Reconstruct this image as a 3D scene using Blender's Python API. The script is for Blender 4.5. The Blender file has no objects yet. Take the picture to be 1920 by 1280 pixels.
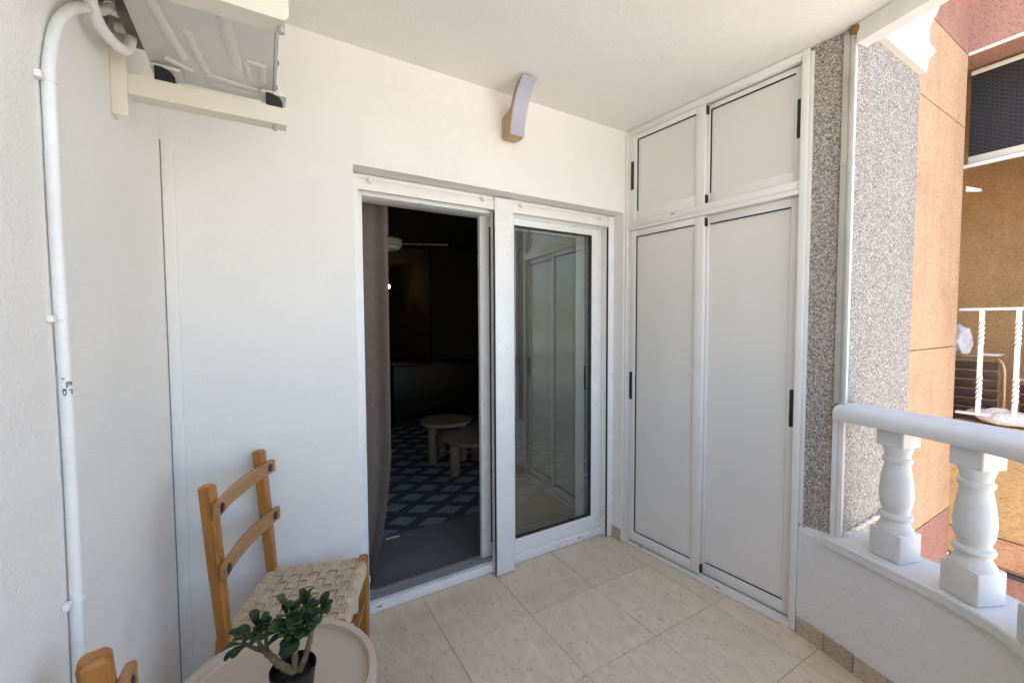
import bpy, bmesh, math, random
from mathutils import Vector, Matrix
random.seed(7)
R = math.radians
scene = bpy.context.scene

# ------------------------------------------------------------------ camera, sky, sun, exposure
cam_data = bpy.data.cameras.new("camera")
cam = bpy.data.objects.new("camera", cam_data)
scene.collection.objects.link(cam)
cam_data.sensor_width = 36.0
cam_data.lens = 783.64 / 1920 * 36.0
cam_data.clip_start = 0.02
cam_data.clip_end = 2000
_f, _r, _u = Vector((.5117, .85804, -.04391)), Vector((.85876, -.51236, -.00453)), Vector((.02639, .03539, .99903))
cam.matrix_world = Matrix(((_r.x, _u.x, -_f.x, -1.953), (_r.y, _u.y, -_f.y, -1.8963), (_r.z, _u.z, -_f.z, 1.40), (0, 0, 0, 1)))
scene.camera = cam

SUN_AZ = Vector((-.95, .31, 0)).normalized()
SUN_EL = R(64)
world = bpy.data.worlds.new("World")
scene.world = world
world.use_nodes = True
wn = world.node_tree
sky = wn.nodes.new("ShaderNodeTexSky")
sky.sky_type = 'NISHITA'
sky.sun_disc = False
sky.sun_elevation = SUN_EL
sky.sun_rotation = math.atan2(SUN_AZ.x, SUN_AZ.y)
sky.dust_density = 1.8
wn.nodes["Background"].inputs["Strength"].default_value = 0.118
wn.links.new(sky.outputs[0], wn.nodes["Background"].inputs["Color"])

sun_data = bpy.data.lights.new("sun", 'SUN')
sun_data.energy = 4.3
sun_data.angle = R(.5)
sun_data.color = (1.0, .93, .82)
sun = bpy.data.objects.new("sun", sun_data)
scene.collection.objects.link(sun)
sdir = (SUN_AZ * math.cos(SUN_EL) + Vector((0, 0, math.sin(SUN_EL))))
sun.rotation_euler = (-sdir).to_track_quat('-Z', 'Y').to_euler()
sun.location = sdir * 20

vs = scene.view_settings
vs.view_transform = 'Standard'
vs.look = 'None'
vs.exposure = 2.56
vs.gamma = 1.0
scene.render.engine = 'CYCLES'
scene.cycles.max_bounces = 14
scene.cycles.diffuse_bounces = 8
scene.cycles.glossy_bounces = 6
scene.cycles.transparent_max_bounces = 24

# ------------------------------------------------------------------ helpers
col = scene.collection

def link(o, parent=None):
    col.objects.link(o)
    if parent is not None:
        o.parent = parent
    return o

def tag(o, label=None, cat=None, group=None, kind=None):
    if label: o["label"] = label
    if cat: o["category"] = cat
    if group: o["group"] = group
    if kind: o["kind"] = kind
    return o

def thing(name, label, cat, loc=(0, 0, 0), rz=0, group=None):
    o = bpy.data.objects.new(name, None)
    o.empty_display_size = .1
    o.location = loc
    o.rotation_euler = (0, 0, rz)
    link(o)
    return tag(o, label, cat, group)

def copy_tree(o, parent=None):
    c = o.copy()
    col.objects.link(c)
    c.parent = parent
    for ch in list(o.children):
        copy_tree(ch, c)
    return c

def smooth_by_angle(me, ang=35):
    bm = bmesh.new(); bm.from_mesh(me)
    for f in bm.faces: f.smooth = True
    for e in bm.edges:
        if len(e.link_faces) == 2 and e.calc_face_angle(0) > R(ang):
            e.smooth = False
    bm.to_mesh(me); bm.free()

class MB:
    def __init__(s):
        s.bm = bmesh.new()
    def box(s, x0, x1, y0, y1, z0, z1, bev=0, seg=2, mat=None):
        r = bmesh.ops.create_cube(s.bm, size=1)
        vs_ = r['verts']
        bmesh.ops.scale(s.bm, vec=(abs(x1 - x0), abs(y1 - y0), abs(z1 - z0)), verts=vs_)
        bmesh.ops.translate(s.bm, vec=((x0 + x1) / 2, (y0 + y1) / 2, (z0 + z1) / 2), verts=vs_)
        if mat is not None:
            bmesh.ops.transform(s.bm, matrix=mat, verts=vs_)
        if bev:
            es = list({e for v in vs_ for e in v.link_edges})
            bmesh.ops.bevel(s.bm, geom=es, offset=bev, segments=seg, affect='EDGES', profile=.5)
        return s
    def prism(s, pts, z0, z1, axis='z'):
        """extrude a polygon; axis z: pts=(x,y); x: pts=(y,z) extruded in x; y: pts=(x,z) extruded in y"""
        def P(p, t):
            return {'z': (p[0], p[1], t), 'x': (t, p[0], p[1]), 'y': (p[0], t, p[1])}[axis]
        a = [s.bm.verts.new(P(p, z0)) for p in pts]
        b = [s.bm.verts.new(P(p, z1)) for p in pts]
        n = len(pts)
        s.bm.faces.new(a); s.bm.faces.new(b[::-1])
        for i in range(n):
            s.bm.faces.new((a[i], b[i], b[(i + 1) % n], a[(i + 1) % n]))
        return s
    def tube(s, pts, rad, n=10, caps=True, squash=1.0, twist=0.0):
        pts = [Vector(p) for p in pts]
        if not isinstance(rad, (list, tuple)): rad = [rad] * len(pts)
        rings = []
        t0 = (pts[1] - pts[0]).normalized()
        ref = Vector((0, 0, 1)) if abs(t0.z) < .9 else Vector((1, 0, 0))
        nrm = (ref - t0 * ref.dot(t0)).normalized()
        for i, p in enumerate(pts):
            a = pts[max(i - 1, 0)]; b = pts[min(i + 1, len(pts) - 1)]
            t = (b - a).normalized()
            nrm = (nrm - t * nrm.dot(t)).normalized()
            bi = t.cross(nrm)
            tw = twist * i
            rings.append([s.bm.verts.new(p + (nrm * math.cos(2 * math.pi * k / n + tw) * squash + bi * math.sin(2 * math.pi * k / n + tw)) * rad[i]) for k in range(n)])
        for i in range(len(rings) - 1):
            for k in range(n):
                s.bm.faces.new((rings[i][k], rings[i][(k + 1) % n], rings[i + 1][(k + 1) % n], rings[i + 1][k]))
        if caps:
            s.bm.faces.new(rings[0][::-1]); s.bm.faces.new(rings[-1])
        return s
    def lathe(s, prof, n=32, c=(0, 0, 0), closed=True):
        rings = []
        for r, z in prof:
            if r < 1e-6:
                rings.append([s.bm.verts.new((c[0], c[1], c[2] + z))])
            else:
                rings.append([s.bm.verts.new((c[0] + r * math.cos(2 * math.pi * k / n), c[1] + r * math.sin(2 * math.pi * k / n), c[2] + z)) for k in range(n)])
        for i in range(len(rings) - 1):
            A, B = rings[i], rings[i + 1]
            if len(A) == 1 and len(B) == 1: continue
            for k in range(n):
                k2 = (k + 1) % n
                if len(A) == 1: s.bm.faces.new((A[0], B[k2], B[k]))
                elif len(B) == 1: s.bm.faces.new((A[k], A[k2], B[0]))
                else: s.bm.faces.new((A[k], A[k2], B[k2], B[k]))
        if closed:
            if len(rings[0]) > 1: s.bm.faces.new(rings[0][::-1])
            if len(rings[-1]) > 1: s.bm.faces.new(rings[-1])
        return s
    def sweep(s, curve, section):
        """closed section [(offset along plan normal, z)] swept along plan curve [(x,y)]"""
        nr = normals(curve)
        rings = [[s.bm.verts.new((p[0] + n[0] * o, p[1] + n[1] * o, z)) for o, z in section] for p, n in zip(curve, nr)]
        m = len(section)
        for i in range(len(rings) - 1):
            for k in range(m):
                s.bm.faces.new((rings[i][k], rings[i][(k + 1) % m], rings[i + 1][(k + 1) % m], rings[i + 1][k]))
        s.bm.faces.new(rings[0]); s.bm.faces.new(rings[-1][::-1])
        return s
    def build(s, name, mat, parent=None, smooth=True, loc=None):
        bmesh.ops.recalc_face_normals(s.bm, faces=s.bm.faces)
        me = bpy.data.meshes.new(name)
        s.bm.to_mesh(me); s.bm.free()
        if smooth: smooth_by_angle(me)
        me.materials.append(mat)
        o = bpy.data.objects.new(name, me)
        if loc: o.location = loc
        return link(o, parent)

def normals(curve):
    out = []
    for i in range(len(curve)):
        a = curve[max(i - 1, 0)]; b = curve[min(i + 1, len(curve) - 1)]
        dx, dy = b[0] - a[0], b[1] - a[1]
        l = math.hypot(dx, dy)
        out.append((-dy / l, dx / l))     # outward for a curve running towards the camera
    return out

def catmull(pts, n=8):
    P = [pts[0]] + list(pts) + [pts[-1]]
    out = []
    for i in range(1, len(P) - 2):
        p0, p1, p2, p3 = [Vector(P[i + k]) for k in (-1, 0, 1, 2)]
        for j in range(n):
            t = j / n
            out.append(tuple(.5 * ((2 * p1) + (p2 - p0) * t + (2 * p0 - 5 * p1 + 4 * p2 - p3) * t * t + (3 * p1 - p0 - 3 * p2 + p3) * t ** 3)))
    out.append(tuple(pts[-1]))
    return out

# ------------------------------------------------------------------ materials
class N:
    def __init__(s, name):
        s.m = bpy.data.materials.new(name); s.m.use_nodes = True
        s.t = s.m.node_tree
        s.b = s.t.nodes["Principled BSDF"]
    def n(s, typ, **kw):
        nd = s.t.nodes.new(typ)
        for k, v in kw.items():
            if k.startswith('i_'): nd.inputs[k[2:].replace('_', ' ')].default_value = v
            else: setattr(nd, k, v)
        return nd
    def l(s, a, b): s.t.links.new(a, b)
    def ramp(s, fac, stops, interp='LINEAR'):
        r = s.n("ShaderNodeValToRGB"); r.color_ramp.interpolation = interp
        e = r.color_ramp.elements
        while len(e) < len(stops): e.new(.5)
        for k, (p, c) in enumerate(stops):
            e[k].position = p
            e[k].color = (c[0], c[1], c[2], 1) if isinstance(c, (tuple, list)) else (c, c, c, 1)
        s.l(fac, r.inputs[0]); return r
    def mul(s, a, b):
        x = s.n("ShaderNodeMix", data_type='RGBA', blend_type='MULTIPLY'); x.inputs[0].default_value = 1
        s.l(a, x.inputs[6]); s.l(b, x.inputs[7]); return x.outputs[2]
    def mixc(s, fac, a, b):
        x = s.n("ShaderNodeMix", data_type='RGBA')
        s.l(fac, x.inputs[0])
        for v, i in ((a, 6), (b, 7)):
            if isinstance(v, tuple): x.inputs[i].default_value = (*v, 1)
            else: s.l(v, x.inputs[i])
        return x.outputs[2]
    def coords(s, out='Object', scale=(1, 1, 1)):
        c = s.n("ShaderNodeTexCoord"); mp = s.n("ShaderNodeMapping")
        mp.inputs['Scale'].default_value = scale
        s.l(c.outputs[out], mp.inputs[0]); return mp.outputs[0]
    def noise(s, vec, scale, detail=3, rough=.55):
        t = s.n("ShaderNodeTexNoise"); t.inputs['Scale'].default_value = scale
        t.inputs['Detail'].default_value = detail; t.inputs['Roughness'].default_value = rough
        if vec is not None: s.l(vec, t.inputs['Vector'])
        return t.outputs['Fac']
    def bump(s, h, strength=.3, dist=.004, prev=None):
        b = s.n("ShaderNodeBump"); b.inputs['Strength'].default_value = strength; b.inputs['Distance'].default_value = dist
        s.l(h, b.inputs['Height'])
        if prev is not None: s.l(prev, b.inputs['Normal'])
        return b.outputs[0]

def plain(name, c, rough=.5, var=.06, scale=6, spec=.5, metal=0, bump=0, bscale=200, bdist=.002, dirt=0, coat=0):
    k = N(name); v = k.coords()
    f = k.noise(v, scale, 4)
    lo = tuple(x * (1 - var) for x in c); hi = tuple(min(1, x * (1 + var)) for x in c)
    r = k.ramp(f, [(.3, lo), (.7, hi)])
    out = r.outputs[0]
    if dirt:
        g = k.ramp(k.noise(v, 3.1, 8, .7), [(.52, 1.0), (.75, 1 - dirt)])
        out = k.mul(out, g.outputs[0])
    k.l(out, k.b.inputs['Base Color'])
    rr = k.ramp(k.noise(v, scale * 2.3, 3), [(.3, max(0, rough - .07)), (.7, min(1, rough + .07))])
    k.l(rr.outputs[0], k.b.inputs['Roughness'])
    k.b.inputs['Specular IOR Level'].default_value = spec
    k.b.inputs['Metallic'].default_value = metal
    k.b.inputs['Coat Weight'].default_value = coat
    if bump:
        k.l(k.bump(k.noise(v, bscale, 3), bump, bdist), k.b.inputs['Normal'])
    return k.m

def stucco(name, c, fine=165, strength=.26, dist=.004, var=.03, stain=None):
    k = N(name); v = k.coords()
    big = k.ramp(k.noise(v, 1.7, 5, .6), [(.3, tuple(x * (1 - var * 1.6) for x in c)), (.7, tuple(min(1, x * (1 + var)) for x in c))])
    k.l(big.outputs[0], k.b.inputs['Base Color'])
    k.b.inputs['Roughness'].default_value = .78
    k.b.inputs['Specular IOR Level'].default_value = .3
    h1 = k.ramp(k.noise(v, fine, 3, .5), [(.35, 0.0), (.68, 1.0)]).outputs[0]
    b1 = k.bump(h1, strength, dist)
    b2 = k.bump(k.noise(v, 5, 2), .14, .02, b1)
    k.l(b2, k.b.inputs['Normal'])
    return k.m

def granite():
    k = N("granite_chippings"); v = k.coords()
    vo = k.n("ShaderNodeTexVoronoi"); vo.inputs['Scale'].default_value = 215; vo.inputs['Randomness'].default_value = 1
    nz = k.n("ShaderNodeTexNoise"); nz.inputs['Scale'].default_value = 60
    k.l(v, nz.inputs['Vector'])
    ad = k.n("ShaderNodeMix", data_type='RGBA'); ad.inputs[0].default_value = .008
    k.l(v, ad.inputs[6]); k.l(nz.outputs['Color'], ad.inputs[7])
    k.l(ad.outputs[2], vo.inputs['Vector'])
    sep = k.n("ShaderNodeSeparateColor"); k.l(vo.outputs['Color'], sep.inputs[0])
    r = k.ramp(sep.outputs[0], [(0, (.15, .125, .105)), (.13, (.235, .20, .17)), (.38, (.34, .305, .27)), (.64, (.45, .415, .38)), (.86, (.58, .55, .515))], 'CONSTANT')
    sp = k.ramp(k.noise(v, 420, 2), [(.35, .7), (.65, 1.1)])
    c = k.mul(r.outputs[0], sp.outputs[0])
    # rust and soot streaks
    vs_ = k.coords(scale=(9, 9, .8))
    st = k.ramp(k.noise(vs_, 1.4, 6, .65), [(.58, 0.0), (.78, .55)])
    c = k.mixc(st.outputs[0], c, (.26, .17, .09))
    k.l(c, k.b.inputs['Base Color'])
    k.b.inputs['Roughness'].default_value = .75
    k.l(k.bump(vo.outputs['Distance'], -.8, .004), k.b.inputs['Normal'])
    return k.m

def sprayed(name, c, dark, scale=150, streak=(1, 1, 1), strength=.9, dist=.006):
    k = N(name); v = k.coords(scale=streak)
    vo = k.n("ShaderNodeTexVoronoi"); vo.inputs['Scale'].default_value = scale
    k.l(v, vo.inputs['Vector'])
    sep = k.n("ShaderNodeSeparateColor"); k.l(vo.outputs['Color'], sep.inputs[0])
    f = k.noise(v, scale * 1.1, 2, .6)
    spk = k.mul(k.ramp(sep.outputs[0], [(.12, 1.0), (.42, 0.0)]).outputs[0], k.ramp(f, [(.36, 1.0), (.6, .25)]).outputs[0])
    s2 = k.n("ShaderNodeSeparateColor"); k.l(spk, s2.inputs[0])
    base = k.mixc(s2.outputs[0], c, dark)
    v2 = k.coords()
    big = k.ramp(k.noise(v2, 2.6, 6, .62), [(.28, .80), (.5, 1.0), (.75, 1.07)])
    run = k.ramp(k.noise(k.coords(scale=(6, 6, .5)), 1.5, 5, .6), [(.5, 1.0), (.75, .86)])
    k.l(k.mul(k.mul(base, big.outputs[0]), run.outputs[0]), k.b.inputs['Base Color'])
    k.b.inputs['Roughness'].default_value = .85
    k.b.inputs['Specular IOR Level'].default_value = .2
    k.l(k.bump(f, strength, dist), k.b.inputs['Normal'])
    return k.m

def floor_tile():
    k = N("travertine_tile")
    tc = k.n("ShaderNodeTexCoord"); oi = k.n("ShaderNodeObjectInfo")
    off = k.n("ShaderNodeVectorMath", operation='SCALE'); off.inputs[3].default_value = 37.0
    cb = k.n("ShaderNodeCombineXYZ"); k.l(oi.outputs['Random'], cb.inputs[0]); k.l(oi.outputs['Random'], cb.inputs[1])
    k.l(cb.outputs[0], off.inputs[0])
    ad = k.n("ShaderNodeVectorMath", operation='ADD'); k.l(tc.outputs['Object'], ad.inputs[0]); k.l(off.outputs[0], ad.inputs[1])
    mp = k.n("ShaderNodeMapping"); mp.inputs['Scale'].default_value = (2.6, 1, 1); k.l(ad.outputs[0], mp.inputs[0])
    v = mp.outputs[0]
    cl = k.ramp(k.noise(v, 6, 5, .6), [(.3, (.645, .54, .41)), (.7, (.73, .63, .495))])
    band = k.ramp(k.noise(v, 16, 4, .6), [(.35, .93), (.65, 1.03)])
    c = k.mul(cl.outputs[0], band.outputs[0])
    fl = k.ramp(k.noise(v, 30, 5, .66), [(.585, 0.0), (.65, .68)])
    msk = k.ramp(k.noise(v, 9, 2), [(.4, .25), (.6, 1.0)])
    fm = k.mul(fl.outputs[0], msk.outputs[0])
    sep = k.n("ShaderNodeSeparateColor"); k.l(fm, sep.inputs[0])
    c = k.mixc(sep.outputs[0], c, (.20, .155, .12))
    tint = k.ramp(oi.outputs['Random'], [(0, (.93, .92, .90)), (1, (1.05, 1.03, 1.0))])
    c = k.mul(c, tint.outputs[0])
    k.l(c, k.b.inputs['Base Color'])
    rr = k.ramp(k.noise(v, 5, 4), [(.3, .3), (.7, .46)]); k.l(rr.outputs[0], k.b.inputs['Roughness'])
    k.l(k.bump(sep.outputs[0], -.25, .0012), k.b.inputs['Normal'])
    return k.m

def wood(name, c, dark, rough=.42, axis=(26, 26, 2.2)):
    k = N(name); v = k.coords(scale=axis)
    g = k.ramp(k.noise(v, 2.2, 6, .62), [(.28, dark), (.5, c), (.78, tuple(min(1, x * 1.18) for x in c))])
    big = k.ramp(k.noise(k.coords(), 5, 3), [(.3, .85), (.7, 1.07)])
    k.l(k.mul(g.outputs[0], big.outputs[0]), k.b.inputs['Base Color'])
    k.b.inputs['Roughness'].default_value = rough
    k.l(k.bump(k.noise(v, 6, 4), .12, .001), k.b.inputs['Normal'])
    return k.m

def cord_mat():
    k = N("paper_cord"); v = k.coords()
    w = k.noise(v, 260, 2)
    r = k.ramp(w, [(.3, (.46, .355, .235)), (.7, (.67, .55, .39))])
    big = k.ramp(k.noise(v, 22, 4), [(.3, .82), (.7, 1.05)])
    k.l(k.mul(r.outputs[0], big.outputs[0]), k.b.inputs['Base Color'])
    k.b.inputs['Roughness'].default_value = .85
    k.l(k.bump(w, .5, .0015), k.b.inputs['Normal'])
    return k.m

def glass_mat():
    k = N("window_glass")
    lw = k.n("ShaderNodeLayerWeight"); lw.inputs['Blend'].default_value = .5
    pw = k.n("ShaderNodeMath", operation='POWER'); pw.inputs[1].default_value = 4.0; k.l(lw.outputs['Facing'], pw.inputs[0])
    mm = k.n("ShaderNodeMath", operation='MULTIPLY_ADD'); mm.inputs[1].default_value = .9; mm.inputs[2].default_value = .15; mm.use_clamp = True
    k.l(pw.outputs[0], mm.inputs[0])
    tr = k.n("ShaderNodeBsdfTransparent"); tr.inputs[0].default_value = (.76, .79, .77, 1)
    gl = k.n("ShaderNodeBsdfGlossy"); gl.inputs['Roughness'].default_value = .004; gl.inputs['Color'].default_value = (.95, .965, .945, 1)
    mx = k.n("ShaderNodeMixShader"); k.l(mm.outputs[0], mx.inputs[0]); k.l(tr.outputs[0], mx.inputs[1]); k.l(gl.outputs[0], mx.inputs[2])
    k.l(mx.outputs[0], k.t.nodes['Material Output'].inputs[0])
    return k.m

def rug_mat():
    k = N("diamond_rug"); tc = k.n("ShaderNodeTexCoord")
    sx = k.n("ShaderNodeSeparateXYZ"); k.l(tc.outputs['Object'], sx.inputs[0])
    def M_(op, a, b=None):
        m = k.n("ShaderNodeMath", operation=op)
        for i, x in enumerate((a, b)):
            if x is None: continue
            if isinstance(x, (int, float)): m.inputs[i].default_value = x
            else: k.l(x, m.inputs[i])
        return m.outputs[0]
    X = M_('MULTIPLY', sx.outputs[0], 2.9); Y = M_('MULTIPLY', sx.outputs[1], 4.2)
    a = M_('FRACT', M_('ADD', X, Y)); b = M_('FRACT', M_('SUBTRACT', X, Y))
    m = M_('MULTIPLY', M_('GREATER_THAN', a, .36), M_('GREATER_THAN', b, .36))
    nz = k.ramp(k.noise(tc.outputs['Object'], 180, 3), [(.3, .75), (.7, 1.1)])
    c = k.mixc(m, (.17, .175, .195), (.52, .53, .57))
    k.l(k.mul(c, nz.outputs[0]), k.b.inputs['Base Color'])
    k.b.inputs['Roughness'].default_value = .95
    k.l(k.bump(k.noise(tc.outputs['Object'], 260, 2), .6, .004), k.b.inputs['Normal'])
    return k.m

def mesh_screen_mat():
    k = N("dark_shade_mesh"); tc = k.n("ShaderNodeTexCoord")
    sx = k.n("ShaderNodeSeparateXYZ"); k.l(tc.outputs['Object'], sx.inputs[0])
    def M_(op, a, b=None):
        m = k.n("ShaderNodeMath", operation=op)
        for i, x in enumerate((a, b)):
            if x is None: continue
            if isinstance(x, (int, float)): m.inputs[i].default_value = x
            else: k.l(x, m.inputs[i])
        return m.outputs[0]
    Y = M_('MULTIPLY', sx.outputs[1], 26); Z = M_('MULTIPLY', sx.outputs[2], 42)
    a = M_('FRACT', M_('ADD', Y, Z)); b = M_('FRACT', M_('SUBTRACT', Y, Z))
    m = M_('MULTIPLY', M_('GREATER_THAN', a, .34), M_('GREATER_THAN', b, .34))
    k.l(k.mixc(m, (.028, .025, .023), (.008, .007, .007)), k.b.inputs['Base Color'])
    k.b.inputs['Roughness'].default_value = .7
    return k.m

def conduit_mat():
    k = N("ribbed_white_conduit"); tc = k.n("ShaderNodeTexCoord")
    sx = k.n("ShaderNodeSeparateXYZ"); k.l(tc.outputs['Object'], sx.inputs[0])
    m = k.n("ShaderNodeMath", operation='MULTIPLY'); m.inputs[1].default_value = 2 * math.pi / .0085; k.l(sx.outputs[2], m.inputs[0])
    sn = k.n("ShaderNodeMath", operation='SINE'); k.l(m.outputs[0], sn.inputs[0])
    r = k.ramp(k.noise(tc.outputs['Object'], 9, 4), [(.3, (.70, .70, .68)), (.7, (.80, .80, .79))])
    k.l(r.outputs[0], k.b.inputs['Base Color'])
    k.b.inputs['Roughness'].default_value = .42
    k.l(k.bump(sn.outputs[0],   .16, .001), k.b.inputs['Normal'])
    return k.m

def ground_mat():
    k = N("street_paving"); v = k.coords()
    r = k.ramp(k.noise(v, .6, 6, .6), [(.3, (.33, .30, .26)), (.7, (.43, .40, .35))])
    k.l(r.outputs[0], k.b.inputs['Base Color']); k.b.inputs['Roughness'].default_value = .9
    return k.m

def emit(name, c, s):
    k = N(name)
    k.b.inputs['Base Color'].default_value = (*c, 1)
    k.b.inputs['Emission Color'].default_value = (*c, 1); k.b.inputs['Emission Strength'].default_value = s
    k.l(k.ramp(k.noise(k.coords(), 4), [(.3, .3), (.7, .4)]).outputs[0], k.b.inputs['Roughness'])
    return k.m

def leaf_mat():
    k = N("jade_leaf"); oi = k.n("ShaderNodeObjectInfo")
    c = k.ramp(oi.outputs['Random'], [(0, (.010, .028, .008)), (.55, (.019, .047, .011)), (1, (.045, .082, .018))])
    nz = k.ramp(k.noise(k.coords(), 60, 3), [(.3, .85), (.7, 1.12)])
    k.l(k.mul(c.outputs[0], nz.outputs[0]), k.b.inputs['Base Color'])
    k.b.inputs['Roughness'].default_value = .5
    k.b.inputs['Specular IOR Level'].default_value = .35
    k.b.inputs['Subsurface Weight'].default_value = .05
    k.b.inputs['Subsurface Radius'].default_value = (.004, .006, .002)
    return k.m

def skirting_mat():
    k = N("skirting_tile_glaze"); oi = k.n("ShaderNodeObjectInfo")
    c = k.ramp(oi.outputs['Random'], [(0, (.43, .335, .24)), (1, (.56, .46, .35))])
    nz = k.ramp(k.noise(k.coords(scale=(1, 1, 2.5)), 60, 5, .65), [(.35, .72), (.6, 1.08)])
    k.l(k.mul(c.outputs[0], nz.outputs[0]), k.b.inputs['Base Color'])
    k.b.inputs['Roughness'].default_value = .4
    return k.m

M = dict(
    wall=stucco("white_stucco", (.80, .79, .765)),
    ceil=stucco("ceiling_stucco", (.80, .785, .75), fine=100, strength=.3),
    parapet=stucco("white_masonry_paint", (.72, .72, .71), fine=60, strength=.3, dist=.005),
    coping=plain("white_coping_paint", (.68, .68, .665), .6, .05, 14, dirt=.17, bump=.25, bscale=70),
    beam=plain("beam_paint", (.74, .73, .70), .7, .05, 5, dirt=.16, bump=.2, bscale=60),
    corbel=plain("moulding_paint", (.66, .65, .63), .6, .04, 9, dirt=.14, bump=.15, bscale=80),
    granite=granite(),
    tile=floor_tile(),
    grout=plain("grout", (.46, .39, .31), .9, .2, 14, dirt=.4),
    skirting=skirting_mat(),
    alu=plain("white_lacquered_aluminium", (.76, .75, .72), .36, .025, 5, dirt=.06),
    pvc=plain("white_door_profile", (.83, .83, .82), .3, .012, 3),
    slat=plain("shutter_slat_cream", (.80, .79, .74), .38, .03, 7, dirt=.04),
    panel=plain("laminate_panel", (.715, .705, .675), .16, .02, 2, spec=.5, bump=.25, bscale=3.5, bdist=.012),
    black=plain("black_rubber", (.012, .012, .012), .5, .2, 20),
    blackp=plain("black_plastic", (.016, .016, .017), .35, .2, 20),
    darkgap=plain("dark_seal", (.03, .032, .032), .6, .2, 20),
    gapgrey=plain("grey_joint", (.3, .3, .3), .8, .2, 20),
    track=plain("grey_track", (.45, .46, .47), .35, .06, 12, metal=.5, dirt=.2),
    steel=plain("dull_steel_angle", (.50, .48, .43), .5, .12, 6, metal=.25, dirt=.45),
    rust=plain("rusty_corner", (.22, .11, .045), .85, .4, 18, bump=.4, bscale=60),
    cream=plain("cream_powder_coat", (.70, .66, .55), .4, .03, 7, dirt=.06),
    acpaint=plain("air_conditioner_enamel", (.66, .64, .60), .42, .05, 6, dirt=.32),
    acdark=plain("valve_recess", (.16, .14, .11), .6, .3, 25),
    conduit=conduit_mat(),
    tie=plain("nylon_tie", (.78, .77, .73), .4, .05, 20),
    ink=plain("black_ink", (.07, .07, .075), .6, .2, 30),
    chairwood=wood("honey_pine", (.40, .17, .03), (.27, .10, .016)),
    slatwood=wood("pale_pine_slat", (.40, .20, .07), (.30, .135, .04), axis=(26, 2.2, 26)),
    bolt=plain("dark_bolt", (.028, .016, .011), .42, .3, 40),
    cord=cord_mat(),
    table=plain("blush_beige_lacquer", (.50, .405, .33), .5, .03, 4),
    pot=plain("black_plastic_pot", (.011, .010, .011), .42, .2, 18),
    soil=plain("dark_soil", (.014, .011, .009), .95, .4, 60, bump=.8, bscale=120, bdist=.006),
    bark=plain("jade_bark", (.20, .135, .065), .75, .3, 60, bump=.5, bscale=180, bdist=.002),
    twig=plain("jade_twig", (.085, .085, .03), .6, .3, 60, bump=.3, bscale=180),
    leaf=leaf_mat(),
    glass=glass_mat(),
    lampwood=wood("oak_lamp", (.46, .29, .13), (.31, .18, .07)),
    diffuser=plain("opal_diffuser", (.40, .40, .49), .35, .02, 5),
    curtain=plain("taupe_curtain", (.30, .24, .208), .95, .09, 30, bump=.5, bscale=420, bdist=.0015),
    white=plain("white_label", (.8, .8, .8), .5, .03, 20),
    teal=plain("teal_print", (.05, .22, .27), .5, .1, 30),
    rug=rug_mat(),
    roomfloor=plain("dark_stone_floor", (.17, .165, .17), .42, .12, 4, dirt=.2),
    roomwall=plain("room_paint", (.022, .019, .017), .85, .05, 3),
    hallwall=plain("hall_paint", (.13, .075, .028), .85, .05, 3),
    oak=wood("pale_oak", (.27, .22, .16), (.19, .15, .1), rough=.6),
    darkwood=wood("dark_furniture", (.012, .009, .008), (.008, .006, .005)),
    fan=plain("fan_white", (.5, .5, .46), .5, .05, 6),
    bulb=emit("lit_bulb", (1, .78, .45), 3),
    orange=sprayed("orange_render", (.60, .395, .25), (.39, .225, .115)),
    orange_s=sprayed("orange_render_sunlit_streaks", (.54, .345, .165), (.38, .21, .08), 120, (1, .5, 1.5)),  # sunlit-face copy; grazing streak shadows put into the stretched speckle colour
    pink=sprayed("red_render", (.44, .24, .185), (.27, .125, .09)),
    pinko=sprayed("salmon_render", (.55, .32, .18), (.35, .17, .08), 120, (1, .5, 1.5)),  # salmon paint; stretched speckle puts the same streak shadows into its colour
    brown=sprayed("ochre_recess_render", (.60, .40, .20), (.38, .235, .10)),
    mesh=mesh_screen_mat(),
    railwhite=plain("white_railing_enamel", (.80, .80, .77), .42, .04, 8),
    slatbrown=plain("brown_slats", (.085, .05, .04), .45, .2, 9),
    brass=plain("pale_tube", (.55, .45, .3), .3, .1, 9, metal=.7),
    bag=plain("white_bag", (.72, .73, .78), .5, .05, 25, bump=.5, bscale=40, bdist=.01),
    wrap=plain("crumpled_wrap", (.62, .6, .6), .2, .15, 30, bump=.9, bscale=50, bdist=.012),
    ground=ground_mat(),
    mortar=plain("lumpy_mortar", (.62, .55, .45), .9, .25, 40, bump=.8, bscale=60, bdist=.01),
)

# ------------------------------------------------------------------ plan of the place
H = 2.57                     # ceiling
XL = -2.2436                 # left wall
A5 = .0882                   # the cupboard wall stands 5 degrees off square
CD = Vector((math.sin(A5), -math.cos(A5), 0))
CN = Vector((-math.cos(A5), -math.sin(A5), 0))
def cw(u, w=0, z=0):
    return CD * u + CN * w + Vector((0, 0, z))
PAR = catmull([(.0882, -.9745), (.083, -1.005), (.070, -1.075), (.048, -1.168), (.022, -1.275), (-.018, -1.442), (-.068, -1.562), (-.132, -1.655), (-.34, -1.86),
               (-.66, -2.06), (-1.1, -2.20), (-1.7, -2.25), (-2.60, -2.26)], 8)

# ground, floor, ceiling
g = MB(); g.bm.faces.new([g.bm.verts.new(p) for p in ((-300, -300, -3.2), (300, -300, -3.2), (300, 300, -3.2), (-300, 300, -3.2))])
tag(g.build("ground", M['ground']), "pale paved street far below the balcony", None, kind="structure")

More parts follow.
